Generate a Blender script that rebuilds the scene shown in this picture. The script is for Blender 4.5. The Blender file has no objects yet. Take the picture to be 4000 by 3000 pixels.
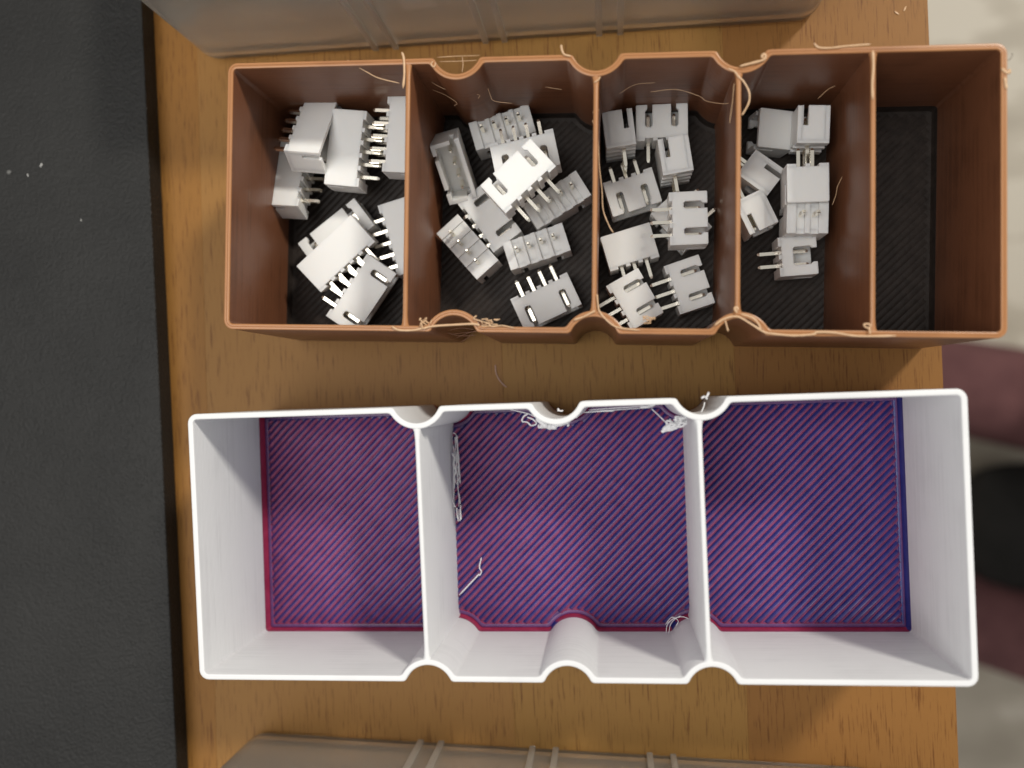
import bpy, bmesh, math, random
from mathutils import Vector, Matrix
random.seed(7)
S = 0.001                      # every length below is written in millimetres
scene = bpy.context.scene
COL = scene.collection

# ------------------------------------------------------------------ camera
cam = bpy.data.cameras.new('camera')
cam_o = bpy.data.objects.new('camera', cam); COL.objects.link(cam_o)
Rw = Matrix(((0.992425850798467, -0.03327389336785367, -0.1182530282364203),
             (0.03472596037017434, 0.9993444144480405, 0.010239579477313849),
             (0.11783479258397324, -0.014268473346782754, 0.9929306986517459)))
cam_o.matrix_world = Matrix.Translation(Vector((9.021, 24.979, 173.86)) * S) @ Rw.transposed().to_4x4()
cam.sensor_width = 36.0
cam.lens = 3242.48 / 4000 * 36.0
cam.clip_start = 0.005; cam.clip_end = 30
cam.dof.use_dof = True
cam.dof.focus_distance = 0.156
cam.dof.aperture_fstop = 9.5
scene.camera = cam_o

# ------------------------------------------------------------------ world: even light of the room
world = bpy.data.worlds.new('World'); scene.world = world; world.use_nodes = True
bg = world.node_tree.nodes['Background']
bg.inputs[0].default_value = (1.0, 0.98, 0.95, 1); bg.inputs[1].default_value = 0.46

# ------------------------------------------------------------------ the room lamp: high on the far right
def lamp(name, direction, dist, size, watt, colour, target=(0, 25, 0)):
    d = bpy.data.lights.new(name, 'AREA'); d.shape = 'DISK'; d.size = size; d.energy = watt; d.color = colour
    o = bpy.data.objects.new(name, d); COL.objects.link(o)
    v = Vector(direction).normalized()
    o.location = Vector(target) * S + v * dist
    o.rotation_euler = v.to_track_quat('Z', 'Y').to_euler()
    return o
lamp('room_lamp', (0.715, 0.715, 0.97), 1.9, 0.24, 25, (1.0, 0.945, 0.85))
lamp('overhead_fill', (-0.33, -0.08, 1.0), 1.4, 0.9, 8.8, (1.0, 0.975, 0.94))  # added soft fill from overhead, lifts the shaded connectors; no known lamp

vs = scene.view_settings
vs.view_transform = 'Standard'; vs.look = 'None'; vs.exposure = 0.0; vs.gamma = 1.0; vs.use_curve_mapping = False
scene.render.engine = 'CYCLES'

# ------------------------------------------------------------------ materials
def nodemat(name):
    m = bpy.data.materials.new(name); m.use_nodes = True
    nt = m.node_tree
    return m, nt, nt.nodes['Principled BSDF']
def N(nt, kind, **kw):
    n = nt.nodes.new(kind)
    for k, v in kw.items():
        if k in n.inputs: n.inputs[k].default_value = v
        else: setattr(n, k, v)
    return n
def coords(nt, scale, which='Object'):
    tc = N(nt, 'ShaderNodeTexCoord'); mp = N(nt, 'ShaderNodeMapping')
    mp.inputs['Scale'].default_value = scale
    nt.links.new(tc.outputs[which], mp.inputs['Vector'])
    return mp.outputs[0]
def ramp(nt, fac, stops):
    r = N(nt, 'ShaderNodeValToRGB'); cr = r.color_ramp
    while len(cr.elements) > 1: cr.elements.remove(cr.elements[-1])
    cr.elements[0].position = stops[0][0]; cr.elements[0].color = (*stops[0][1], 1)
    for p, c in stops[1:]:
        e = cr.elements.new(p); e.color = (*c, 1)
    nt.links.new(fac, r.inputs[0]); return r.outputs[0]
def noise(nt, vec, scale, detail=3, rough=.55):
    n = N(nt, 'ShaderNodeTexNoise'); n.inputs['Scale'].default_value = scale
    n.inputs['Detail'].default_value = detail; n.inputs['Roughness'].default_value = rough
    nt.links.new(vec, n.inputs['Vector']); return n.outputs['Fac']
def bump(nt, h, bsdf, strength, dist):
    b = N(nt, 'ShaderNodeBump'); b.inputs['Strength'].default_value = strength; b.inputs['Distance'].default_value = dist
    nt.links.new(h, b.inputs['Height']); nt.links.new(b.outputs[0], bsdf.inputs['Normal']); return b
def spec(b, v):
    b.inputs['Specular IOR Level'].default_value = v

def printed(name, a, b_, rough, layer=.0012, sp=.5, tr=None):
    """fused-filament plastic: layers stacked along z, faint streaks"""
    m, nt, b = nodemat(name)
    v = coords(nt, (40, 40, 1500))
    n = noise(nt, v, 1.0, 4)
    v2 = coords(nt, (90, 90, 90)); n2 = noise(nt, v2, 1.0, 3)
    mix = N(nt, 'ShaderNodeMath', operation='ADD'); nt.links.new(n, mix.inputs[0]); nt.links.new(n2, mix.inputs[1])
    c = ramp(nt, mix.outputs[0], [(.7, a), (1.3, b_)])
    nt.links.new(c, b.inputs['Base Color'])
    b.inputs['Roughness'].default_value = rough; spec(b, sp)
    w = N(nt, 'ShaderNodeTexWave', wave_type='BANDS', bands_direction='Z'); w.inputs['Scale'].default_value = 1.0
    vz = coords(nt, (0, 0, 640)); nt.links.new(vz, w.inputs['Vector'])
    ad = N(nt, 'ShaderNodeMath', operation='MULTIPLY_ADD'); ad.inputs[1].default_value = .35
    nt.links.new(w.outputs['Fac'], ad.inputs[0]); nt.links.new(n, ad.inputs[2])
    bump(nt, ad.outputs[0], b, .4, .00012)
    return m
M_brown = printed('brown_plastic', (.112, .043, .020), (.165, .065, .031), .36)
M_brown_lit = printed('brown_plastic_lit_top', (.30, .13, .05), (.39, .178, .07), .3)  # glossier top layers; their paleness is light on the rims put into the colour
M_white = printed('white_plastic', (.675, .685, .695), (.735, .745, .755), .42)

def plain(name, colour, rough, metal=0, sp=.5, trans=0, sss=0):
    m, nt, b = nodemat(name)
    b.inputs['Base Color'].default_value = (*colour, 1); b.inputs['Roughness'].default_value = rough
    b.inputs['Metallic'].default_value = metal; spec(b, sp); b.inputs['Transmission Weight'].default_value = trans
    if sss:
        b.inputs['Subsurface Weight'].default_value = sss
        b.inputs['Subsurface Radius'].default_value = (.9, .8, .7); b.inputs['Subsurface Scale'].default_value = .0014
    return m
def silk(name, a, b_, rough, sp=.5):
    m, nt, b = nodemat(name)
    n = noise(nt, coords(nt, (500, 500, 500)), 1.0, 2)
    nt.links.new(ramp(nt, n, [(.3, a), (.7, b_)]), b.inputs['Base Color'])
    b.inputs['Roughness'].default_value = rough; spec(b, sp)
    bump(nt, noise(nt, coords(nt, (1100, 1100, 1100)), 1.0, 2), b, .25, .0002)
    return m
M_red = silk('crimson_silk_plastic', (.29, .06, .14), (.37, .09, .19), .34)
M_mix = silk('purple_silk_plastic', (.095, .034, .135), (.125, .046, .17), .34)
M_blue = silk('blue_silk_plastic', (.018, .025, .165), (.028, .036, .22), .34)
M_rim_red = silk('crimson_wall_plastic', (.28, .02, .06), (.36, .035, .09), .3)
M_black_floor = silk('black_plastic', (.020, .015, .0125), (.034, .026, .022), .5, .3)
M_nylon = plain('white_nylon', (.82, .82, .80), .4, sss=.6)
M_pin = plain('tinned_pin', (.93, .88, .77), .18, metal=1)
M_tan = plain('tan_plastic_string', (.62, .41, .24), .35)
M_dkstring = plain('brown_plastic_string', (.2, .09, .05), .4)
M_grystring = plain('grey_plastic_string', (.3, .27, .22), .4)
M_wstring = plain('white_plastic_string', (.8, .8, .82), .4)
STR = {'tan': M_tan, 'brn': M_dkstring, 'gry': M_grystring, 'wht': M_wstring}

def wood(name):
    m, nt, b = nodemat(name)
    info = N(nt, 'ShaderNodeObjectInfo')
    tc = N(nt, 'ShaderNodeTexCoord')
    off = N(nt, 'ShaderNodeVectorMath', operation='MULTIPLY_ADD')
    off.inputs[1].default_value = (1, 1, 1)
    sc = N(nt, 'ShaderNodeVectorMath', operation='SCALE'); sc.inputs[0].default_value = (3.1, 5.7, 1.3)
    nt.links.new(info.outputs['Random'], sc.inputs['Scale'])
    nt.links.new(tc.outputs['Object'], off.inputs[0]); nt.links.new(sc.outputs[0], off.inputs[2])
    def mp(s):
        q = N(nt, 'ShaderNodeMapping'); q.inputs['Scale'].default_value = s
        nt.links.new(off.outputs[0], q.inputs['Vector']); return q.outputs[0]
    g1 = noise(nt, mp((70, 4, 60)), 1.0, 4, .5)        # broad growth bands
    g2 = noise(nt, mp((1100, 45, 300)), 1.0, 5, .72)     # fine fibre
    g3 = noise(nt, mp((3300, 150, 400)), 1.0, 3, .6)    # pores
    g4 = noise(nt, mp((45, 30, 30)), 1.0, 3, .6)        # cloudy figure
    a1 = N(nt, 'ShaderNodeMath', operation='MULTIPLY_ADD'); a1.inputs[1].default_value = 1.5
    nt.links.new(g2, a1.inputs[0]); nt.links.new(g1, a1.inputs[2])
    a2 = N(nt, 'ShaderNodeMath', operation='MULTIPLY_ADD'); a2.inputs[1].default_value = .5
    nt.links.new(g4, a2.inputs[0]); nt.links.new(a1.outputs[0], a2.inputs[2])
    c = ramp(nt, a2.outputs[0], [(1.26, (.27, .138, .038)), (1.50, (.41, .232, .070)), (1.74, (.54, .335, .12))])
    pores = ramp(nt, g3, [(.56, (1, 1, 1)), (.68, (.56, .46, .40))])
    mul = N(nt, 'ShaderNodeMix', data_type='RGBA', blend_type='MULTIPLY'); mul.inputs['Factor'].default_value = 1
    nt.links.new(c, mul.inputs['A']); nt.links.new(pores, mul.inputs['B'])
    mul2 = N(nt, 'ShaderNodeMix', data_type='RGBA', blend_type='MULTIPLY'); mul2.inputs['Factor'].default_value = 1
    nt.links.new(mul.outputs['Result'], mul2.inputs['A']); nt.links.new(info.outputs['Color'], mul2.inputs['B'])
    nt.links.new(mul2.outputs['Result'], b.inputs['Base Color'])
    b.inputs['Roughness'].default_value = .5; spec(b, .22)
    bump(nt, g2, b, .12, .0002)
    return m
M_wood = wood('varnished_wood')

def blackplate():
    m, nt, b = nodemat('black_textured_coating')
    n = noise(nt, coords(nt, (1500, 1500, 1500)), 1.0, 2, .6)
    n2 = noise(nt, coords(nt, (40, 40, 40)), 1.0, 3)
    nt.links.new(ramp(nt, n2, [(.3, (.011, .011, .0105)), (.7, (.018, .018, .0172))]), b.inputs['Base Color'])
    b.inputs['Roughness'].default_value = .46; spec(b, .26)
    bump(nt, n, b, .7, .0004)
    return m
M_plate = blackplate()

def frosted(name, colour, tw):
    m, nt, b = nodemat(name)
    b.inputs['Base Color'].default_value = (*colour, 1)
    b.inputs['Roughness'].default_value = .14; b.inputs['IOR'].default_value = 1.35
    b.inputs['Transmission Weight'].default_value = tw; spec(b, .5)
    bump(nt, noise(nt, coords(nt, (700, 700, 700)), 1.0, 2), b, .1, .0002)
    return m
M_frost = frosted('frosted_polypropylene', (.88, .83, .76), .89)
M_olive = plain('olive_grey_panel', (.17, .168, .12), .6)
M_taupe = plain('taupe_panel', (.30, .235, .18), .6)
M_rib = frosted('milky_polypropylene', (.80, .77, .72), .7)

def floormat():
    m, nt, b = nodemat('pale_floor')
    n = noise(nt, coords(nt, (5, 22, 5)), 1.0, 4, .6)
    n2 = noise(nt, coords(nt, (9, 9, 9)), 1.0, 2)
    a = N(nt, 'ShaderNodeMath', operation='ADD'); nt.links.new(n, a.inputs[0]); nt.links.new(n2, a.inputs[1])
    nt.links.new(ramp(nt, a.outputs[0], [(.70, (.34, .30, .235)), (.98, (.45, .405, .325)), (1.25, (.53, .485, .40))]), b.inputs['Base Color'])
    b.inputs['Roughness'].default_value = .5
    return m
M_floor = floormat()
def cloth(name, a, b_):
    m, nt, b = nodemat(name)
    n = noise(nt, coords(nt, (30, 30, 30)), 1.0, 4)
    nt.links.new(ramp(nt, n, [(.3, a), (.7, b_)]), b.inputs['Base Color'])
    b.inputs['Roughness'].default_value = .9; spec(b, .2)
    return m
M_maroon = cloth('maroon_cloth', (.10, .045, .047), (.16, .075, .075))
M_black_object = cloth('matt_black', (.012, .012, .011), (.02, .019, .018))

# ------------------------------------------------------------------ object helpers
def link(name, me, mats, parent=None, smooth=True, angle=35):
    o = bpy.data.objects.new(name, me); COL.objects.link(o)
    if not isinstance(mats, (list, tuple)): mats = [mats]
    if not me.materials:
        for m in mats: me.materials.append(m)
    if smooth:
        me.polygons.foreach_set('use_smooth', [True] * len(me.polygons))
        try: me.set_sharp_from_angle(angle=math.radians(angle))
        except Exception: pass
    if parent: o.parent = parent
    return o
def mesh(name, verts, faces, idx=None, xf=None):
    me = bpy.data.meshes.new(name)
    me.from_pydata([tuple(Vector(xf(*v) if xf else v) * S) for v in verts], [], faces)
    if idx: me.polygons.foreach_set('material_index', idx)
    me.update()
    bm = bmesh.new(); bm.from_mesh(me); bmesh.ops.recalc_face_normals(bm, faces=bm.faces); bm.to_mesh(me); bm.free()
    return me
def tag(o, label, cat=None, group=None, kind=None):
    o['label'] = label
    if cat: o['category'] = cat
    if group: o['group'] = group
    if kind: o['kind'] = kind
    return o
def empty(name, loc, rz=0):
    o = bpy.data.objects.new(name, None); COL.objects.link(o)
    o.empty_display_size = .005
    o.location = Vector(loc) * S; o.rotation_euler = (0, 0, rz)
    return o
def boxv(x0, x1, y0, y1, z0, z1):
    v = [(x, y, z) for z in (z0, z1) for y in (y0, y1) for x in (x0, x1)]
    f = [(0, 2, 3, 1), (4, 5, 7, 6), (0, 1, 5, 4), (2, 6, 7, 3), (0, 4, 6, 2), (1, 3, 7, 5)]
    return v, f
def bevel(me, w, seg=2):
    bm = bmesh.new(); bm.from_mesh(me)
    bmesh.ops.bevel(bm, geom=list(bm.edges), offset=w * S, segments=seg, affect='EDGES', profile=.6)
    bm.to_mesh(me); bm.free()
def catmull(pts, sub=5):
    if len(pts) < 3: return [Vector(p) for p in pts]
    P = [Vector(p) for p in pts]; P = [2 * P[0] - P[1]] + P + [2 * P[-1] - P[-2]]
    out = []
    for i in range(1, len(P) - 2):
        a, b, c, d = P[i - 1:i + 3]
        for k in range(sub):
            t = k / sub
            out.append(.5 * ((2 * b) + (c - a) * t + (2 * a - 5 * b + 4 * c - d) * t * t + (3 * b - a - 3 * c + d) * t ** 3))
    out.append(P[-2]); return out
def tube(name, pts, r, mat, parent=None, sides=6, taper=True):
    L = catmull(pts); V = []; F = []
    up0 = Vector((.31, .17, .93)).normalized(); n = len(L)
    for i, p in enumerate(L):
        t = (L[min(i + 1, n - 1)] - L[max(i - 1, 0)]).normalized()
        a = t.cross(up0).normalized(); b = t.cross(a)
        rr = r * (.85 + .3 * random.random())
        if taper and i in (0, n - 1): rr *= .45
        for k in range(sides):
            w = 2 * math.pi * k / sides
            V.append(tuple(p + a * (rr * math.cos(w)) + b * (rr * math.sin(w))))
    for i in range(n - 1):
        for k in range(sides):
            F.append((i * sides + k, i * sides + (k + 1) % sides, (i + 1) * sides + (k + 1) % sides, (i + 1) * sides + k))
    F.append(tuple(range(sides))[::-1]); F.append(tuple((n - 1) * sides + k for k in range(sides)))
    return link(name, mesh(name, V, F), mat, parent, angle=80)

# ------------------------------------------------------------------ setting
fl = link('floor', mesh('floor', [(-2500, -2500, -750), (2500, -2500, -750), (2500, 2500, -750), (-2500, 2500, -750)], [(0, 1, 2, 3)]), M_floor)
tag(fl, 'pale beige floor far below the table edge', kind='structure')

table = empty('wooden_table', (-80, 25, -26))
tag(table, 'golden brown varnished wooden table of long glued staves', 'table')
edges = [-252.5, -190, -130, -79.5, -13.5, 34.3, 74.6]
tints = [(1, .95, .9), (.95, .9, .85), (.95, .86, .70), (1.0, .98, .96), (1.02, 1.05, .98), (.86, .77, .70)]
for x0, x1, tn in zip(edges[:-1], edges[1:], tints):
    v, f = boxv(x0 + .005 + 80, x1 - .005 + 80, -300, 300, 0, 26)
    me = mesh('plank', v, f); bevel(me, .03, 1)
    link('plank', me, M_wood, table).color = (*tn, 1)
for sx in (-235 + 80, 55 + 80):
    for sy in (-280, 280):
        v, f = boxv(sx - 17, sx + 17, sy - 17, sy + 17, -724, -.1)
        me = mesh('leg', v, f); bevel(me, 3, 2); link('leg', me, M_wood, table)

# matt black plate lying on the table along the left
plate = mesh('black_plate', [(-260, -260, .01), (-81.9, -260, .01), (-93.3, 310, .01), (-260, 310, .01),
                             (-260, -260, 5.0), (-81.9, -260, 5.0), (-93.3, 310, 5.0), (-260, 310, 5.0)],
             [(0, 3, 2, 1), (4, 5, 6, 7), (0, 1, 5, 4), (1, 2, 6, 5), (2, 3, 7, 6), (3, 0, 4, 7)])
bevel(plate, .35, 3)
tag(link('black_plate', plate, M_plate), 'matt black textured plate lying along the left of the table', 'plate')

# ------------------------------------------------------------------ divided boxes
HH = 33.57; HL = 65.5; HW = 23.63; T = 1.02; HC = 6.8; ZF = 4.5
def notch(c, d):
    """profile of one half-round groove at offset d: list of (u, depth)"""
    R = 4.25 + d; cd = -1.4 - d; ds = .45
    ph = math.acos((ds - cd) / R); us = R * math.sin(ph)
    uc = us + ds / math.tan(ph)
    side = []
    p0, p1, p2 = (uc + .55, 0.0), (uc, 0.0), (us, ds)
    for k in range(5):
        t = k / 4
        side.append(((1 - t) ** 2 * p0[0] + 2 * t * (1 - t) * p1[0] + t * t * p2[0],
                     (1 - t) ** 2 * p0[1] + 2 * t * (1 - t) * p1[1] + t * t * p2[1]))
    arc = []
    for k in range(1, 18):
        a = ph * (1 - 2 * k / 18)
        arc.append((R * math.sin(a), cd + R * math.cos(a)))
    prof = side + arc + [(-u, q) for u, q in reversed(side)]
    return [(c + u, q) for u, q in prof]        # from +u to -u
def outline(d, notches, hl=HL, hw=HW, rad=1.7):
    x = hl - d; y = hw - d; r = max(rad - d, .12); P = []
    def corner(cx, cy, a0):
        for k in range(7):
            a = a0 + math.pi / 2 * k / 6
            P.append((cx + r * math.cos(a), cy + r * math.sin(a)))
    corner(-x + r, -y + r, math.pi)                       # bottom left
    for c in notches:
        P.extend([(u, -y + q) for u, q in reversed(notch(c, d))])
    corner(x - r, -y + r, -math.pi / 2)
    corner(x - r, y - r, 0)
    for c in reversed(notches):
        P.extend([(u, y - q) for u, q in notch(c, d)])
    corner(-x + r, y - r, math.pi / 2)
    return P
def loft(rings, close=False, cap_first=False, cap_last=False):
    V = []; F = []; n = len(rings[0])
    for ring in rings: V.extend(ring)
    m = len(rings)
    for i in range(m if close else m - 1):
        j = (i + 1) % m
        for k in range(n):
            k2 = (k + 1) % n
            F.append((i * n + k, i * n + k2, j * n + k2, j * n + k))
    if cap_first: F.append(tuple(range(n))[::-1])
    if cap_last: F.append(tuple((m - 1) * n + k for k in range(n)))
    return V, F
def rings(path, notches, **kw):
    return [[(x, y, z) for x, y in outline(d, notches, **kw)] for d, z in path]
def make_warp(tl, tr, bl, br):
    def w(x, y, z):
        a = min(max((x + HL) / (2 * HL), 0), 1); b = min(max((y + HW) / (2 * HW), 0), 1); k = z / HH
        dx = (bl[0] * (1 - a) + br[0] * a) * (1 - b) + (tl[0] * (1 - a) + tr[0] * a) * b
        dy = (bl[1] * (1 - a) + br[1] * a) * (1 - b) + (tl[1] * (1 - a) + tr[1] * a) * b
        return (x + dx * k, y + dy * k, z)
    return w
def inside_spans(poly, p, d):
    """parameter spans of the line p + s*d that lie inside a polygon"""
    ss = []; n = len(poly)
    for i in range(n):
        (x1, y1), (x2, y2) = poly[i], poly[(i + 1) % n]
        ex, ey = x2 - x1, y2 - y1
        den = d[0] * ey - d[1] * ex
        if abs(den) < 1e-9: continue
        s = ((x1 - p[0]) * ey - (y1 - p[1]) * ex) / den
        t = ((x1 - p[0]) * d[1] - (y1 - p[1]) * d[0]) / den
        if 0 <= t < 1: ss.append(s)
    ss.sort(); return list(zip(ss[::2], ss[1::2]))
def ridges(name, poly, z, per, hgt, mats, cols, parent, seed):
    """the extruded lines of the printed floor, all diagonal"""
    rnd = random.Random(seed)
    V = []; F = []; I = []
    dr = (math.sqrt(.5), math.sqrt(.5)); pr = (math.sqrt(.5), -math.sqrt(.5))
    nseg = len(cols); k = -int(130 / per)
    while k * per < 130:
        c = k * per + rnd.uniform(-.03, .03); hh = hgt * rnd.uniform(.9, 1.12); k += 1
        for s0, s1 in inside_spans(poly, (pr[0] * c, pr[1] * c), dr):
            if s1 - s0 < .8: continue
            s0 += rnd.uniform(.02, .2); s1 -= rnd.uniform(.02, .2)
            m = max(2, int((s1 - s0) / 6)); st = [s0, s0 + .45] + [s0 + (s1 - s0) * q / m for q in range(1, m)] + [s1 - .45, s1]
            base = len(V); wob = rnd.uniform(0, 6.28)
            for qi, s in enumerate(st):
                e = .25 if qi in (0, len(st) - 1) else 1
                cc = c + .04 * math.sin(s * .35 + wob)
                for j in range(nseg + 1):
                    u = (j / nseg - .5) * per * .99
                    h = hh * e * math.cos(u / per * math.pi) ** .8
                    V.append((pr[0] * (cc + u) + dr[0] * s, pr[1] * (cc + u) + dr[1] * s, z + h))
            for qi in range(len(st) - 1):
                for j in range(nseg):
                    a = base + qi * (nseg + 1) + j
                    F.append((a, a + 1, a + nseg + 2, a + nseg + 1)); I.append(cols[j])
    me = bpy.data.meshes.new(name)
    me.from_pydata([tuple(Vector(q) * S) for q in V], [], F)
    me.polygons.foreach_set('material_index', I); me.update()
    o = link(name, me, mats, parent, angle=75); o['kind'] = 'stuff'
    return o

def divided_box(name, label, loc, rz, mat, dividers, warp, base_mats, floor_cols, outer_base, seed, top_mat, line_h, gr):
    root = empty(name, loc, rz)
    tag(root, label, 'box')
    nt_ = [-24, 0, 24]
    zo = outer_base
    path = [(0, zo), (0, HH - .22), (.06, HH - .06), (.2, HH), (.42, HH - .03 * gr), (.5, HH - .16 * gr), (.58, HH - .03 * gr), (T - .2, HH), (T - .06, HH - .06), (T, HH - .22), (T, HC), (.5, HC), (.5, zo)]
    # finer rings up the wall so that the streaks and the warp follow
    V, F = loft(rings(path, nt_), close=True)
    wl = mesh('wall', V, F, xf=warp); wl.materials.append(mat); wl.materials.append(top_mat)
    for p in wl.polygons: p.material_index = 1 if p.normal.z > .3 else 0  # upward faces take the lit copy of the brown
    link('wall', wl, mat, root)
    if zo > 0:
        V, F = loft(rings([(2.0, 0), (0, 0), (0, zo - .02), (.48, zo - .02), (.48, HC - .02), (T + .02, HC - .02), (T + .02, ZF + .5), (T + .25, ZF)], nt_), cap_first=True, cap_last=True)
    else:
        V, F = loft(rings([(2.0, .3), (.52, .3), (.52, HC - .02), (T + .02, HC - .02), (T + .02, ZF + .5), (T + .25, ZF)], nt_), cap_first=True, cap_last=True)
    me = mesh('base', V, F, xf=warp)
    for m in base_mats: me.materials.append(m)
    if len(base_mats) > 1:
        for p in me.polygons:      # the two colours of the filament lie on opposite sides of every wall line
            n = p.normal
            p.material_index = 1 if n.x < -.6 else (0 if n.y > .3 or n.x > .3 else 2)
    base = link('base', me, base_mats, root)
    # outer line of the printed floor
    V, F = loft(rings([(T + .2, ZF), (T + .35, ZF + .24), (T + .7, ZF + .3), (T + 1.0, ZF + .2), (T + 1.1, ZF)], nt_))
    me = mesh('border_line', V, F)
    for m in base_mats: me.materials.append(m)
    if len(base_mats) > 1:
        for p in me.polygons:
            n = p.normal
            p.material_index = 1 if (n.x < -.3 or n.y < -.5) else (2 if n.z > .8 else 0)
    if len(base_mats) > 1: link('border_line', me, base_mats, base)
    ridges('floor_lines', outline(T + 1.0, nt_), ZF, 1.17, line_h, base_mats, floor_cols, base, seed)
    for x in dividers:
        yy = HW - T + .3 - (2.85 if min(abs(x - c) for c in nt_) < 2 else 0)
        th = .43
        prof = [(-th, ZF - .3), (th, ZF - .3), (th, HH - .4), (th - .12, HH - .17), (th - .35, HH - .06), (-th + .35, HH - .06), (-th + .12, HH - .17), (-th, HH - .4)]
        R_ = []
        for y, fl_ in ((-yy, 1.9), (-yy + .8, 1.25), (-yy + 2.2, 1), (0, 1), (yy - 2.2, 1), (yy - .8, 1.25), (yy, 1.9)):
            R_.append([(x + px * fl_, y, z) for px, z in prof])
        V, F = loft(R_, cap_first=True, cap_last=True)
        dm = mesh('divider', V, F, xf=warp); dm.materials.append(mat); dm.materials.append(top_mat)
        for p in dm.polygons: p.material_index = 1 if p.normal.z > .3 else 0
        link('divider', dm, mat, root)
    return root
WPOS = (0, 0, .02); BPOS = (7.51, 58.708, .02); BROT = -0.0537
white_box = divided_box('organizer_box', 'white printed box with striped purple floor and three empty compartments', WPOS, 0, M_white,
    [-24.1, 23.5], make_warp((-.66, 0), (.08, .13), (.31, .10), (0, -.13)), [M_rim_red, M_blue, M_mix, M_red], [1, 1, 1, 2, 2, 3, 3, 3], 2.0, 3, M_white, .60, .1)
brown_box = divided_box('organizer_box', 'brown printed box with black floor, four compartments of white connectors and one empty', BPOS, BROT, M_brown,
    [-32.6, 0.0, 23.6, 45.0], make_warp((-.04, .08), (-.39, -.17), (.27, -.09), (.32, -.11)), [M_black_floor], [0] * 6, 0.0, 5, M_brown_lit, .11, .6)

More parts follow.
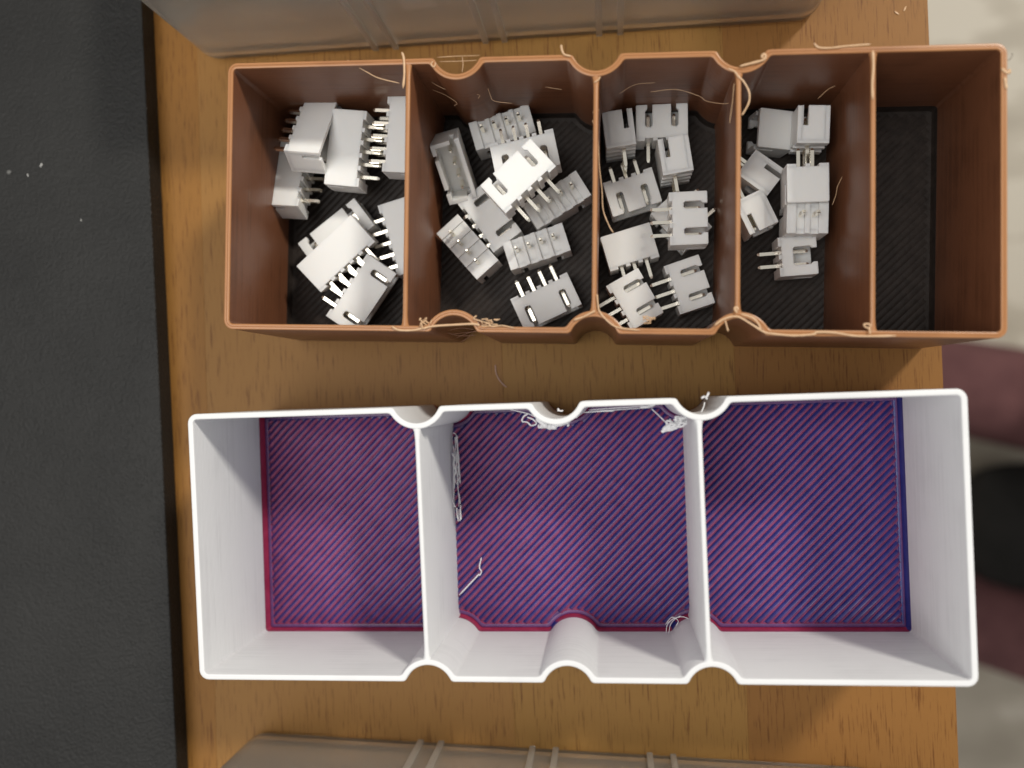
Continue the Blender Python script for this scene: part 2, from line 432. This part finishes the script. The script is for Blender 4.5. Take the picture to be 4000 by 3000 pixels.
# stringing left by the printer on the rims
THREADS=[
('b', 0.38, 'tan', [(-24.9, 85.2, 33.7), (-24.6, 84.0, 33.7), (-24.6, 81.3, 33.7), (-24.9, 78.9, 33.7)]),
('b', 0.16, 'tan', [(-35.0, 85.1, 32.5), (-34.2, 84.5, 32.5), (-33.1, 83.7, 32.5), (-31.7, 82.8, 32.5), (-29.5, 81.5, 32.5), (-25.8, 80.3, 32.5)]),
('b', 0.32, 'tan', [(-28.2, 37.7, 33.8), (-26.9, 37.0, 33.8), (-24.2, 36.9, 33.8), (-21.0, 37.4, 33.8), (-17.0, 37.5, 33.8), (-13.9, 37.5, 33.8), (-12.8, 37.2, 33.8)]),
('b', 0.2, 'tan', [(-13.6, 38.6, 33.8), (-13.3, 38.9, 33.8), (-13.8, 38.4, 33.8), (-12.5, 37.9, 33.8), (-11.4, 37.5, 33.8), (-10.6, 36.9, 33.8), (-9.0, 37.0, 33.8), (-6.8, 36.5, 33.8)]),
('b', 0.1, 'brn', [(-20.4, 37.6, 22.0), (-18.2, 37.9, 22.0), (-15.8, 37.5, 22.0)]),
('b', 0.1, 'brn', [(-20.1, 37.0, 20.0), (-17.6, 37.2, 20.0), (-15.2, 37.3, 20.0)]),
('b', 0.1, 'brn', [(-19.6, 36.2, 20.0), (-17.1, 37.1, 20.0), (-15.6, 37.4, 20.0)]),
('b', 0.1, 'brn', [(-19.0, 35.6, 18.0), (-17.5, 36.4, 18.0), (-16.5, 37.2, 18.0)]),
('b', 0.1, 'brn', [(-21.5, 37.3, 20.0), (-18.6, 36.6, 20.0), (-15.7, 36.6, 20.0)]),
('b', 0.22, 'tan', [(9.1, 78.3, 33.6), (8.7, 77.7, 33.6), (8.0, 77.4, 33.6)]),
('b', 0.2, 'tan', [(8.7, 72.9, 33.0), (8.0, 72.7, 33.0), (7.6, 72.5, 33.0)]),
('b', 0.17, 'tan', [(7.5, 71.9, 31.0), (7.9, 70.5, 31.0), (8.3, 68.7, 31.0), (8.4, 63.8, 31.0), (8.7, 59.8, 31.0), (8.8, 56.3, 31.0), (9.7, 53.6, 31.0), (10.4, 52.3, 31.0)]),
('b', 0.24, 'tan', [(7.3, 41.6, 33.7), (7.4, 39.8, 33.7), (7.7, 38.5, 33.7), (9.2, 36.7, 33.7), (10.8, 35.8, 33.7), (14.2, 35.2, 33.7)]),
('b', 0.3, 'tan', [(3.2, 37.4, 33.8), (4.9, 37.9, 33.8), (6.2, 38.5, 33.8), (6.9, 38.8, 33.8)]),
('b', 0.26, 'tan', [(30.2, 78.0, 33.6), (31.2, 77.4, 33.6), (31.8, 76.5, 33.6), (32.6, 75.6, 33.6), (33.4, 73.8, 33.6), (33.3, 72.1, 33.6), (32.4, 70.5, 33.6), (32.1, 70.1, 33.6)]),
('b', 0.15, 'tan', [(31.8, 76.7, 32.0), (31.3, 75.8, 32.0), (31.2, 75.2, 32.0), (30.9, 72.8, 32.0), (30.3, 69.4, 32.0)]),
('b', 0.36, 'tan', [(32.0, 78.1, 33.9), (33.7, 78.4, 33.9), (35.7, 78.8, 33.9), (36.2, 79.3, 33.9), (36.0, 79.8, 33.9), (35.6, 79.5, 33.9), (35.8, 79.1, 33.9)]),
('b', 0.32, 'tan', [(26.4, 35.5, 33.9), (28.0, 36.5, 33.9), (30.1, 36.8, 33.9), (32.1, 35.6, 33.9), (34.1, 34.2, 33.9), (35.3, 33.8, 33.9), (39.0, 33.3, 33.9), (42.2, 33.4, 33.9), (42.6, 33.7, 33.9), (45.4, 33.5, 33.9), (49.0, 32.8, 33.9), (54.9, 32.6, 33.9)]),
('b', 0.24, 'tan', [(28.1, 36.5, 33.7), (28.4, 35.3, 33.7), (28.6, 34.4, 33.7)]),
('b', 0.3, 'tan', [(30.7, 37.2, 34.0), (32.5, 36.5, 34.0), (33.3, 35.7, 34.0), (33.9, 34.4, 34.0)]),
('b', 0.35, 'tan', [(30.1, 37.4, 34.0), (29.8, 37.9, 34.0), (29.7, 38.2, 34.0), (30.1, 38.3, 34.0), (30.3, 37.8, 34.0)]),
('b', 0.27, 'tan', [(50.9, 33.0, 34.0), (50.8, 33.9, 34.0), (50.2, 34.2, 34.0), (50.0, 34.6, 34.0), (50.4, 34.7, 34.0), (51.0, 34.5, 34.0), (50.8, 33.9, 34.0)]),
('b', 0.36, 'tan', [(53.2, 79.2, 33.5), (53.2, 76.5, 33.5), (52.9, 73.6, 33.5), (52.9, 71.1, 33.5)]),
('b', 0.17, 'gry', [(74.0, 76.0, 33.0), (74.5, 76.4, 33.0), (74.7, 76.8, 33.0), (74.6, 77.2, 33.0)]),
('b', 0.42, 'tan', [(72.7, 74.6, 33.6), (73.2, 74.0, 33.6), (73.8, 73.8, 33.6), (73.8, 74.4, 33.6)]),
('b', 0.42, 'tan', [(73.1, 73.2, 33.6), (73.2, 72.0, 33.6), (73.3, 71.2, 33.6)]),
('b', 0.28, 'tan', [(44.0, 81.0, 33.7), (44.8, 80.2, 33.7), (46.8, 80.0, 33.7), (48.8, 80.1, 33.7), (50.4, 80.1, 33.7), (52.8, 80.1, 33.7)]),
('b', 0.3, 'tan', [(2.7, 84.2, 33.7), (2.8, 83.3, 33.7), (3.2, 82.5, 33.7), (4.3, 82.1, 33.7)]),
('b', 0.22, 'tan', [(-19.5, 83.2, 33.7), (-19.8, 82.6, 33.7), (-19.3, 82.2, 33.7), (-19.0, 82.9, 33.7)]),
('b', 0.1, 'tan', [(-18.7, 83.9, 33.5), (-15.1, 83.8, 33.5), (-11.3, 83.6, 33.5)]),
('b', 0.1, 'tan', [(-14.4, 83.7, 33.4), (-14.3, 82.4, 33.4), (-14.5, 81.0, 33.4)]),
('b', 0.1, 'tan', [(-18.5, 83.4, 32.8), (-15.2, 83.2, 32.8), (-12.0, 83.1, 32.8)]),
('b', 0.08, 'tan', [(-23.8, 84.6, 25.0), (-20.0, 81.9, 25.0), (-16.3, 80.5, 25.0), (-13.0, 80.0, 25.0), (-13.1, 79.3, 25.0)]),
('b', 0.08, 'tan', [(-11.6, 82.1, 24.0), (-11.0, 80.2, 24.0), (-10.3, 79.0, 24.0), (-7.0, 78.3, 24.0)]),
('b', 0.07, 'tan', [(-22.1, 82.7, 22.0), (-19.7, 81.5, 22.0), (-17.6, 79.9, 22.0), (-18.1, 79.4, 22.0)]),
('b', 0.08, 'tan', [(-1.0, 81.6, 22.0), (0.6, 81.2, 22.0), (2.0, 80.9, 22.0)]),
('b', 0.07, 'tan', [(12.4, 78.6, 24.0), (15.2, 80.0, 24.0), (18.8, 80.1, 24.0)]),
('b', 0.08, 'tan', [(17.9, 78.5, 24.0), (22.4, 78.6, 24.0), (26.4, 77.1, 24.0), (27.7, 76.1, 24.0), (30.8, 75.4, 24.0), (32.1, 75.8, 24.0)]),
('b', 0.09, 'tan', [(46.7, 75.1, 24.0), (48.5, 76.6, 24.0), (49.7, 77.1, 24.0)]),
('b', 0.09, 'tan', [(49.5, 57.2, 20.0), (50.2, 59.0, 20.0), (50.5, 60.4, 20.0), (51.4, 62.2, 20.0)]),
('b', 0.09, 'tan', [(60.4, 80.1, 27.0), (61.8, 79.4, 27.0), (63.1, 79.1, 27.0)]),
('b', 0.09, 'tan', [(46.4, 80.4, 28.0), (47.9, 81.2, 28.0), (50.4, 81.4, 28.0)]),
('w', 0.13, 'wht', [(-8.9, 22.7, 30.0), (-5.5, 21.8, 30.0), (-4.0, 21.1, 30.0)]),
('w', 0.22, 'wht', [(-5.5, 21.7, 30.0), (-6.2, 21.3, 30.0), (-6.5, 20.5, 30.0), (-5.6, 20.3, 30.0), (-4.9, 19.7, 30.0), (-4.0, 20.0, 30.0), (-4.5, 20.7, 30.0), (-5.6, 21.2, 30.0)]),
('w', 0.75, 'wht', [(-3.9, 21.1, 31.0), (-2.8, 20.0, 31.0), (-2.0, 19.4, 31.0)]),
('w', 0.85, 'wht', [(-2.6, 20.0, 30.5), (-1.6, 19.4, 30.5), (-0.4, 19.5, 30.5)]),
('w', 0.6, 'wht', [(-0.9, 19.6, 31.0), (0.5, 19.9, 31.0), (2.0, 20.5, 31.0)]),
('w', 0.22, 'wht', [(3.0, 21.8, 31.0), (2.6, 21.3, 31.0), (3.0, 20.9, 31.0), (3.3, 21.5, 31.0), (3.0, 21.8, 31.0)]),
('w', 0.8, 'wht', [(17.7, 18.0, 29.0), (18.4, 18.7, 29.0), (19.5, 19.1, 29.0)]),
('w', 0.9, 'wht', [(18.4, 18.4, 29.0), (19.9, 19.1, 29.0), (21.1, 19.8, 29.0)]),
('w', 0.5, 'wht', [(17.5, 17.8, 29.0), (17.8, 18.1, 29.0), (19.0, 18.3, 29.0), (20.3, 18.7, 29.0)]),
('w', 0.14, 'wht', [(15.8, 22.0, 30.0), (17.1, 20.7, 30.0), (18.3, 19.4, 30.0)]),
('w', 0.12, 'wht', [(5.2, 22.1, 31.0), (9.5, 22.3, 31.0), (15.6, 22.5, 31.0)]),
('w', 0.12, 'wht', [(5.6, 21.8, 30.0), (10.4, 22.0, 30.0), (16.1, 22.2, 30.0)]),
('w', 0.16, 'wht', [(4.2, 21.7, 30.0), (6.9, 21.8, 30.0), (9.5, 21.8, 30.0)]),
('w', 0.3, 'wht', [(13.9, 22.2, 30.0), (15.2, 22.4, 30.0), (16.5, 22.6, 30.0)]),
('w', 0.15, 'wht', [(-23.1, 17.9, 8.0), (-22.4, 17.4, 8.0), (-22.3, 15.3, 8.0), (-22.0, 12.7, 8.0), (-22.2, 10.6, 8.0), (-21.9, 9.1, 8.0), (-22.4, 8.1, 8.0)]),
('w', 0.15, 'wht', [(-23.1, 15.3, 8.0), (-22.9, 13.8, 8.0), (-23.1, 12.2, 8.0), (-22.7, 10.6, 8.0), (-23.0, 9.1, 8.0), (-22.7, 7.5, 8.0)]),
('w', 0.3, 'wht', [(-23.4, 13.8, 8.0), (-22.9, 12.7, 8.0), (-23.2, 11.4, 8.0), (-22.7, 10.1, 8.0), (-23.2, 9.0, 8.0)]),
('w', 0.12, 'wht', [(-23.3, 8.6, 8.0), (-23.3, 5.5, 8.0), (-23.5, 3.9, 8.0), (-23.0, 2.9, 8.0), (-23.4, 3.1, 8.0)]),
('w', 0.26, 'wht', [(-23.2, -15.4, 6.0), (-20.1, -12.3, 6.0), (-18.9, -11.1, 6.0)]),
('w', 0.2, 'wht', [(-18.9, -11.5, 6.3), (-18.4, -10.6, 6.3), (-18.8, -9.7, 6.3), (-18.3, -7.7, 6.3)]),
('w', 0.14, 'wht', [(18.1, -22.2, 9.0), (18.4, -20.6, 9.0), (19.6, -19.5, 9.0), (21.3, -19.1, 9.0), (22.5, -19.5, 9.0)]),
('w', 0.12, 'wht', [(18.6, -22.4, 9.0), (19.0, -20.6, 9.0), (20.1, -19.4, 9.0), (21.1, -18.9, 9.0)]),
('w', 0.12, 'wht', [(18.0, -20.6, 9.0), (19.3, -19.2, 9.0), (20.5, -19.9, 9.0), (20.0, -20.9, 9.0)]),
('w', 0.28, 'wht', [(24.6, 23.6, 33.6), (24.9, 24.0, 33.6), (25.1, 24.5, 33.6)]),
('w', 0.3, 'wht', [(23.9, 23.5, 33.0), (24.5, 23.8, 33.0), (24.9, 23.3, 33.0)]),
('w', 0.2, 'wht', [(25.0, 22.8, 28.0), (24.8, 22.0, 28.0), (24.3, 21.0, 28.0)]),
('w', 0.2, 'wht', [(-0.2, 22.4, 31.0), (0.3, 22.1, 31.0), (0.8, 22.2, 31.0)]),
('w', 0.2, 'wht', [(-0.2, 22.6, 30.0), (0.0, 22.2, 30.0), (-0.3, 22.1, 30.0)]),
]
def to_local(p, b):
    if b == 'w': return (p[0] - WPOS[0], p[1] - WPOS[1], p[2] - WPOS[2])
    x, y = p[0] - BPOS[0], p[1] - BPOS[1]; c, s = math.cos(BROT), math.sin(BROT)
    return (c * x + s * y, -s * x + c * y, p[2] - BPOS[2])
for b, r, mk, pts in THREADS:
    tube('plastic_string', [to_local(p, b) for p in pts], r * .58, STR[mk], white_box if b == 'w' else brown_box)
def tuft(cx, cy, cz, rx, ry, rz_, n, r, mk, b, seed):
    rnd = random.Random(seed)
    for _ in range(n):
        pts = []; p = [cx + rnd.uniform(-rx, rx), cy + rnd.uniform(-ry, ry), cz + rnd.uniform(-rz_, rz_)]
        for k in range(6):
            pts.append(to_local(p, b))
            p = [p[0] + rnd.uniform(-rx, rx) * .7, p[1] + rnd.uniform(-ry, ry) * .7, p[2] + rnd.uniform(-rz_, rz_) * .5]
            p[0] = min(max(p[0], cx - rx), cx + rx); p[1] = min(max(p[1], cy - ry), cy + ry)
        tube('plastic_string', pts, r, STR[mk], white_box if b == 'w' else brown_box, sides=5)
tuft(-22.3, 38.0, 33.0, 1.1, .9, .8, 9, .11, 'tan', 'b', 1)
tuft(-11.0, 37.6, 33.3, 1.6, .6, .6, 6, .1, 'tan', 'b', 2)
tuft(15.8, 37.0, 33.2, .9, .6, .6, 6, .1, 'tan', 'b', 3)
tuft(-1.0, 20.0, 30.5, 2.6, .7, 1.0, 9, .16, 'wht', 'w', 4)
tuft(20.0, 19.6, 29.5, 1.6, .8, 1.0, 8, .2, 'wht', 'w', 5)
tuft(-22.6, 12.0, 7.5, .5, 5.0, .6, 6, .1, 'wht', 'w', 6)
tuft(-22.4, 4.0, 7.5, .4, 4.0, .6, 4, .1, 'wht', 'w', 8)

# ------------------------------------------------------------------ pin connectors
CD = 5.75; CH = 7.0
def housing(n):
    L = 2.5 * (n - 1) + 4.9; w = .8; x1 = L / 2; y1 = CD / 2
    V = []; F = []
    def addbox(*a):
        v, f = boxv(*a); b = len(V); V.extend(v); F.extend([tuple(b + i for i in q) for q in f])
    def prism(pts, lo, hi, to):
        b = len(V); m = len(pts)
        V.extend([to(p, lo) for p in pts] + [to(p, hi) for p in pts])
        F.append(tuple(b + i for i in range(m))[::-1]); F.append(tuple(b + m + i for i in range(m)))
        for i in range(m): F.append((b + i, b + (i + 1) % m, b + m + (i + 1) % m, b + m + i))
    # front wall with its slots, drawn from the mouth down
    zt, zb = CH, .55
    if n == 2: slots = [(-1.75, 1.75)]
    else: slots = [(-2.5 * (n - 1) / 2 - .68, -2.5 * (n - 1) / 2 + .72), (2.5 * (n - 1) / 2 - .72, 2.5 * (n - 1) / 2 + .68)]
    pts = [(-x1, zb), (x1, zb), (x1, zt - .15), (x1 - .15, zt)]
    for a, b in reversed(slots):
        out = b > 0 and n > 2
        lipb = .42 if (out or n == 2) else 0; lipa = .42 if (not out or n == 2) else 0
        pts += [(b - lipb, zt), (b - lipb, zt - .75), (b, zt - 1.2), (b, 3.0), (b - .3, 2.65), (a + .3, 2.65), (a, 3.0), (a, zt - 1.2), (a + lipa, zt - .75), (a + lipa, zt)]
    pts += [(-x1 + .15, zt), (-x1, zt - .15)]
    prism(pts, -y1, -y1 + w, lambda p, h: (p[0], h, p[1]))
    bp = [(-x1, zb), (x1, zb), (x1, zt - .15), (x1 - .15, zt), (-x1 + .15, zt), (-x1, zt - .15)]
    prism(bp, y1 - w, y1, lambda p, h: (p[0], h, p[1]))
    for s in (-1, 1):                                   # end walls, each with one slit
        a, b = sorted((s * (x1 - w), s * x1))
        ep = [(-y1 + w, zb), (y1 - w, zb), (y1 - w, zt - .02), (1.85, zt - .02), (1.85, 3.3), (.95, 3.3), (.95, zt - .02), (-y1 + w, zt - .02)]
        prism(ep, a, b, lambda p, h: (h, p[0], p[1]))
    addbox(-x1 + w, x1 - w, -y1 + w, y1 - w, zb, 2.1)   # floor of the cavity
    xs = [-2.5 * (n - 1) / 2 + 2.5 * i for i in range(n)]
    feet = [(-x1, xs[0] - .75)] + [(xs[i] + .8, xs[i + 1] - .8) for i in range(n - 1)] + [(xs[-1] + .75, x1)]
    for a, b in feet:
        addbox(a + .01, b - .01, -y1 + .01, y1 - .01, 0, zb)
    me = mesh('housing', [(x, y, z - CH / 2) for x, y, z in V], F)
    return me, xs
def pin_mesh(length):
    h = .32; z0 = -length; V = []; F = []
    ring = lambda z, k: [(-h * k, -h * k, z), (h * k, -h * k, z), (h * k, h * k, z), (-h * k, h * k, z)]
    V, F = loft([ring(z0, .55), ring(z0 + .45, 1), ring(5.6, 1), ring(6.1, .55)], cap_first=True, cap_last=True)
    return mesh('pin', [(x, y, z - CH / 2) for x, y, z in V], F)
HOUS = {}; PINS = {}
WORDS = {2: 'two', 3: 'three', 4: 'four', 5: 'five'}
CONNECTORS = [
(1, 5, 'B', -47.24, 78.01, 15.88, -8.5, -28, 0, 3.4, 'plain white five-pin connector leaning in the first compartment, feet toward the left wall'),
(1, 5, 'B', -40.87, 74.6, 14.07, 171.5, 0, 0, 3.4, 'five-pin connector lying upright beside the leaning one, feet to the right'),
(1, 5, 'B', -29.03, 76.1, 15.38, -6.5, 0, 0, 3.4, 'five-pin connector half hidden under the first divider, five pins pointing left'),
(1, 5, 'B', -29.96, 79.55, 7.68, -6.7, 0, 0, 3.4, 'lowest five-pin connector under the first divider, only its pin tips showing'),
(1, 5, 'B', -54.09, 70.76, 10.88, 173.5, 16, 0, 3.4, 'five-pin connector with its blunt end toward the left wall, pins pointing right'),
(1, 5, 'F', -45.44, 59.03, 7.78, 125.2, 0, 0, 3.4, 'five-pin connector with two slots showing, half covered by a plain one'),
(1, 5, 'B', -44.76, 54.84, 11.47, 129.9, 0, -12, 3.4, 'plain-faced five-pin connector lying across the slotted one in the middle of the heap'),
(1, 5, 'F', -40.04, 46.36, 10.47, -36.5, 0, 8, 3.4, 'slotted five-pin connector nearest the bottom rim, five bright pins pointing up left'),
(1, 5, 'B', -31.32, 57.97, 7.78, 14.1, 0, 0, 3.4, 'plain five-pin connector tucked under the divider, pins pointing left over black floor'),
(2, 4, 'U', -20.34, 70.91, 11.75, -77.4, 35, 0, 3.4, 'four-pin connector with its hollow mouth tipped toward the camera by the divider'),
(2, 4, 'D', -10.49, 78.06, 8.35, -165.9, 0, 0, 3.4, 'four-pin connector standing pins up at the back, partly covered by a slotted one'),
(2, 4, 'F', -5.6, 70.56, 15.38, -80.2, 0, 0, 3.4, 'slotted four-pin connector at the back with four pins pointing up the picture'),
(2, 4, 'F', -6.39, 64.92, 21.38, 130.2, 0, 0, 3.4, 'brightest four-pin connector on top of the heap, pins pointing down right'),
(2, 4, 'F', -13.76, 60.63, 8.07, 34.3, 0, 0, 0.8, 'open-fronted four-pin connector with wide slots under the brightest one'),
(2, 4, 'D', -0.22, 63.02, 8.35, -150.3, 0, 0, 3.4, 'four-pin connector standing pins up beside the second divider'),
(2, 4, 'D', -4.5, 54.1, 8.35, -164.3, 0, 0, 3.4, 'four-pin connector standing pins up in the middle, level with its neighbours'),
(2, 4, 'D', -18.23, 54.8, 8.35, -50.7, 0, 0, 3.4, 'four-pin connector standing pins up at a slant by the first divider'),
(2, 4, 'F', -3.1, 43.32, 7.78, -67.2, 0, 0, 3.4, 'slotted four-pin connector nearest the bottom rim of the second compartment'),
(3, 3, 'E', 12.32, 75.35, 9.8, 95.2, 0, 0, 3.4, 'three-pin connector on its end in the back left corner, one slot showing'),
(3, 3, 'F', 20.65, 77.02, 8.38, 88.4, 0, 0, 3.4, 'three-pin connector at the back with two open slots facing the back wall'),
(3, 3, 'e', 22.73, 69.57, 9.8, 96.9, 0, 0, 3.4, 'three-pin connector on its end in front of the slotted one, slot on its left'),
(3, 3, 'F', 14.53, 63.93, 7.78, -75.1, 0, 0, 3.4, 'three-pin connector against the divider, three pins pointing up the picture'),
(3, 3, 'F', 24.5, 56.96, 14.07, -0.6, 0, 0, 3.4, 'topmost three-pin connector shaped like a letter E, lying square on another'),
(3, 3, 'B', 23.7, 57.9, 7.78, -140.8, 0, 0, 3.4, 'three-pin connector turned cornerwise beneath the topmost one'),
(3, 3, 'B', 13.66, 53.2, 8.07, 104.2, 0, 0, 3.4, 'plain-faced three-pin connector against the divider, pins pointing down'),
(3, 3, 'F', 14.19, 42.75, 10.07, 27.5, 0, 0, 3.4, 'tilted three-pin connector in the lower left corner, pins toward the rim'),
(3, 3, 'F', 24.81, 45.37, 7.78, 16.5, 0, 0, 3.4, 'slotted three-pin connector in the lower right, three pins pointing left'),
(4, 2, 'B', 41.48, 74.26, 8.38, 173.8, 0, -14, 3.4, 'dim two-pin connector lying in the back left of its compartment'),
(4, 2, 'e', 47.77, 73.1, 12.55, 85.7, 0, 0, 3.4, 'two-pin connector at the back right with its slot facing the back wall'),
(4, 2, 'e', 38.7, 65.53, 9.55, -39.3, 0, 0, 3.4, 'slanted two-pin connector by the divider, slot toward the upper right'),
(4, 2, 'E', 37.44, 58.14, 9.55, -66.9, 0, 0, 3.4, 'slanted two-pin connector by the divider, slot toward the lower left'),
(4, 2, 'B', 45.88, 61.89, 15.38, -91.7, 0, 0, 3.4, 'plain square two-pin connector lying on another, feet toward the back'),
(4, 2, 'D', 45.92, 55.82, 13.25, 176.6, 0, 0, 3.4, 'two-pin connector standing with its two pin tips toward the camera'),
(4, 2, 'F', 44.85, 49.54, 9.88, 1.9, 0, 0, 3.4, 'two-pin connector with a wide square slot, both pins pointing left'),
]
UP = Vector((0, 0, 1))
def basis(face, yaw, tl, tm):
    a = Vector((math.cos(math.radians(yaw)), math.sin(math.radians(yaw)), 0))
    if face in 'FBEe':
        z = a
        if face == 'F': y = -UP
        elif face == 'B': y = UP
        elif face == 'E': y = z.cross(UP)
        else: y = z.cross(-UP)
        x = y.cross(z)
        Rm = Matrix.Rotation(math.radians(tl), 3, a) @ Matrix.Rotation(math.radians(tm), 3, UP.cross(a))
    else:
        x = a; z = UP if face == 'U' else -UP; y = z.cross(x)
        Rm = Matrix.Rotation(math.radians(tl), 3, UP.cross(a)) @ Matrix.Rotation(math.radians(tm), 3, a)
    M3 = Rm @ Matrix((x, y, z)).transposed()
    return M3
for comp, n, face, cx, cy, cz, yaw, tl, tm, pl, label in CONNECTORS:
    if n not in HOUS:
        me, xs = housing(n); me.materials.append(M_nylon); HOUS[n] = (me, xs)
    if pl not in PINS:
        pm = pin_mesh(pl); pm.materials.append(M_pin); PINS[pl] = pm
    me, xs = HOUS[n]
    root = bpy.data.objects.new('pin_connector', None); COL.objects.link(root); root.empty_display_size = .003
    root.matrix_world = Matrix.Translation(Vector((cx, cy, cz)) * S) @ basis(face, yaw, tl, tm).to_4x4()
    tag(root, label, 'connector', 'white %s-pin connectors in the brown box' % WORDS[n])
    h = bpy.data.objects.new('housing', me); COL.objects.link(h); h.parent = root
    for x in xs:
        p = bpy.data.objects.new('pin', PINS[pl]); COL.objects.link(p); p.parent = root
        p.location = (x * S, .5 * S, 0)

# ------------------------------------------------------------------ frosted drawers above and below
def frosted_drawer(label, loc, rz, rib_side, rib_x, mat):
    root = empty('frosted_drawer', loc, rz)
    tag(root, label, 'drawer')
    kw = dict(hl=66, hw=HW, rad=5.0)
    path = [(2.4, 0), (.9, .5), (.25, 1.3), (0, 2.6), (0, HH - .3), (.3, HH), (1.0, HH), (1.3, HH - .3), (1.3, 3.0), (1.6, 2.0), (2.6, 1.4)]
    V, F = loft(rings(path, [], **kw), cap_first=True, cap_last=True)
    link('shell', mesh('shell', V, F), M_frost, root, angle=50)
    V, F = loft(rings([(3.2, 1.45), (3.0, 1.6), (3.0, 2.1), (3.2, 2.25)], [], **kw), cap_first=True, cap_last=True)
    link('bottom_panel', mesh('bottom_panel', V, F), mat, root)
    yi = rib_side * HW
    for x in rib_x:
        a, b = sorted((yi + rib_side * .55, yi - rib_side * .3))
        v, f = boxv(x - .65, x + .65, a, b, 1.8, HH - 1)
        me = mesh('rib', v, f); bevel(me, .25, 2); link('rib', me, M_rib, root)
    return root
ca, sa = math.cos(-.0185), math.sin(-.0185)
frosted_drawer('frosted translucent drawer lying above the brown box at the top edge', (-12.4 - sa * HW, 99.6 + ca * HW, .02), -.0185, -1, [-25.8, -21.4, -2.1, 1.9, 21.6, 25.9], M_taupe)
ca, sa = math.cos(-.040), math.sin(-.040)
frosted_drawer('frosted translucent drawer lying below the white box at the bottom edge', (-6.2 + sa * HW, -48.2 - ca * HW, .02), -.040, 1, [-27.0, -22.6, -3.4, 1.4, 20.5, 25.2], M_olive)

# ------------------------------------------------------------------ small litter
tag(tube('fibre', [(-15.0, 31.7, .15), (-14.9, 30.0, .35), (-14.4, 28.7, .25), (-13.3, 27.3, .3), (-12.7, 26.9, .15)], .1, plain('pink_fibre', (.6, .42, .38), .6)),
    'thin pinkish fibre on the table between the two boxes', 'fibre')
M_dust = plain('pale_dust', (.5, .5, .48), .8)
def crumb(name, x, y, z, rx, ry, rz_, mat, label, seed):
    bm = bmesh.new(); bmesh.ops.create_icosphere(bm, subdivisions=2, radius=1)
    rnd = random.Random(seed)
    for v in bm.verts:
        k = .62 * (1 + rnd.uniform(-.25, .25)); v.co = Vector((v.co.x * rx * k, v.co.y * ry * k, v.co.z * rz_ * k)) * S
    me = bpy.data.meshes.new(name); bm.to_mesh(me); bm.free()
    o = link(name, me, mat); o.location = Vector((x, y, z + rz_ * .6)) * S; o.rotation_euler = (0, 0, rnd.uniform(0, 3))
    tag(o, label, 'speck')
crumb('dust_speck', -121.6, 78.2, 5.0, .8, .75, .06, plain('grey_mark', (.12, .12, .115), .8), 'round grey mark on the black plate, leftmost of the specks', 1)
crumb('dust_speck', -113.8, 79.2, 5.0, .7, .3, .12, M_dust, 'brightest white speck on the black plate', 2)
crumb('dust_speck', -117.0, 77.2, 5.0, .5, .2, .1, M_dust, 'small white speck on the black plate next to the round mark', 3)
crumb('dust_speck', -104.7, 66.5, 5.0, .4, .16, .1, M_dust, 'tiny white speck alone in the middle of the black plate', 4)
crumb('plastic_shaving', 70.2, 99.9, 0, .9, .25, .15, M_tan, 'tan plastic shaving by the table edge, nearer the edge', 5)
crumb('plastic_shaving', 68.6, 99.2, 0, .9, .25, .15, M_tan, 'tan plastic shaving by the table edge, farther from the edge', 6)

# ------------------------------------------------------------------ person: legs below the table's right edge
def skin_body(name, verts, edges_, radii, mat):
    me = bpy.data.meshes.new(name)
    me.from_pydata([tuple(Vector(v) * S) for v in verts], edges_, []); me.update()
    o = bpy.data.objects.new(name, me); COL.objects.link(o)
    m = o.modifiers.new('skin', 'SKIN'); m.use_smooth_shade = True
    sv = me.skin_vertices[0].data
    for i, r in enumerate(radii):
        sv[i].radius = ((r[0] if isinstance(r, tuple) else r) * S, (r[1] if isinstance(r, tuple) else r) * S)
        sv[i].use_root = (i == 0)
    s = o.modifiers.new('sub', 'SUBSURF'); s.levels = 2; s.render_levels = 2
    me.materials.append(mat)
    return o
pv = [(880, -120, -230)]; pe = []; pr_ = [120]
for y, dy in ((-3, 1), (-230, -1)):
    b = len(pv)
    pv += [(800, -128 + dy * 70, -235), (640, y * .7 - 128 * .3 + dy * 20, -240), (500, y, -250), (470, y, -420), (455, y, -600), (440, y, -690), (390, y + 14, -712), (320, y + 34, -724), (255, y + 50, -730)]
    pr_ += [85, 75, 62, 60, 52, 54, 54, 50, 30]
    pe += [(0, b)] + [(b + k, b + k + 1) for k in range(8)]
tag(skin_body('person', pv, pe, pr_, M_maroon), 'person seated beyond the table edge, blurred lower legs in dark maroon', 'person')
bv, be = [(470, -124, -690), (405, -120, -690), (340, -112, -695)], [(0, 1), (1, 2)]  # plain black shape between the legs, not identified
tag(skin_body('black_object', bv, be, [72, 70, 60], M_black_object), 'blurred black bag on the floor between the person\'s legs', 'bag')
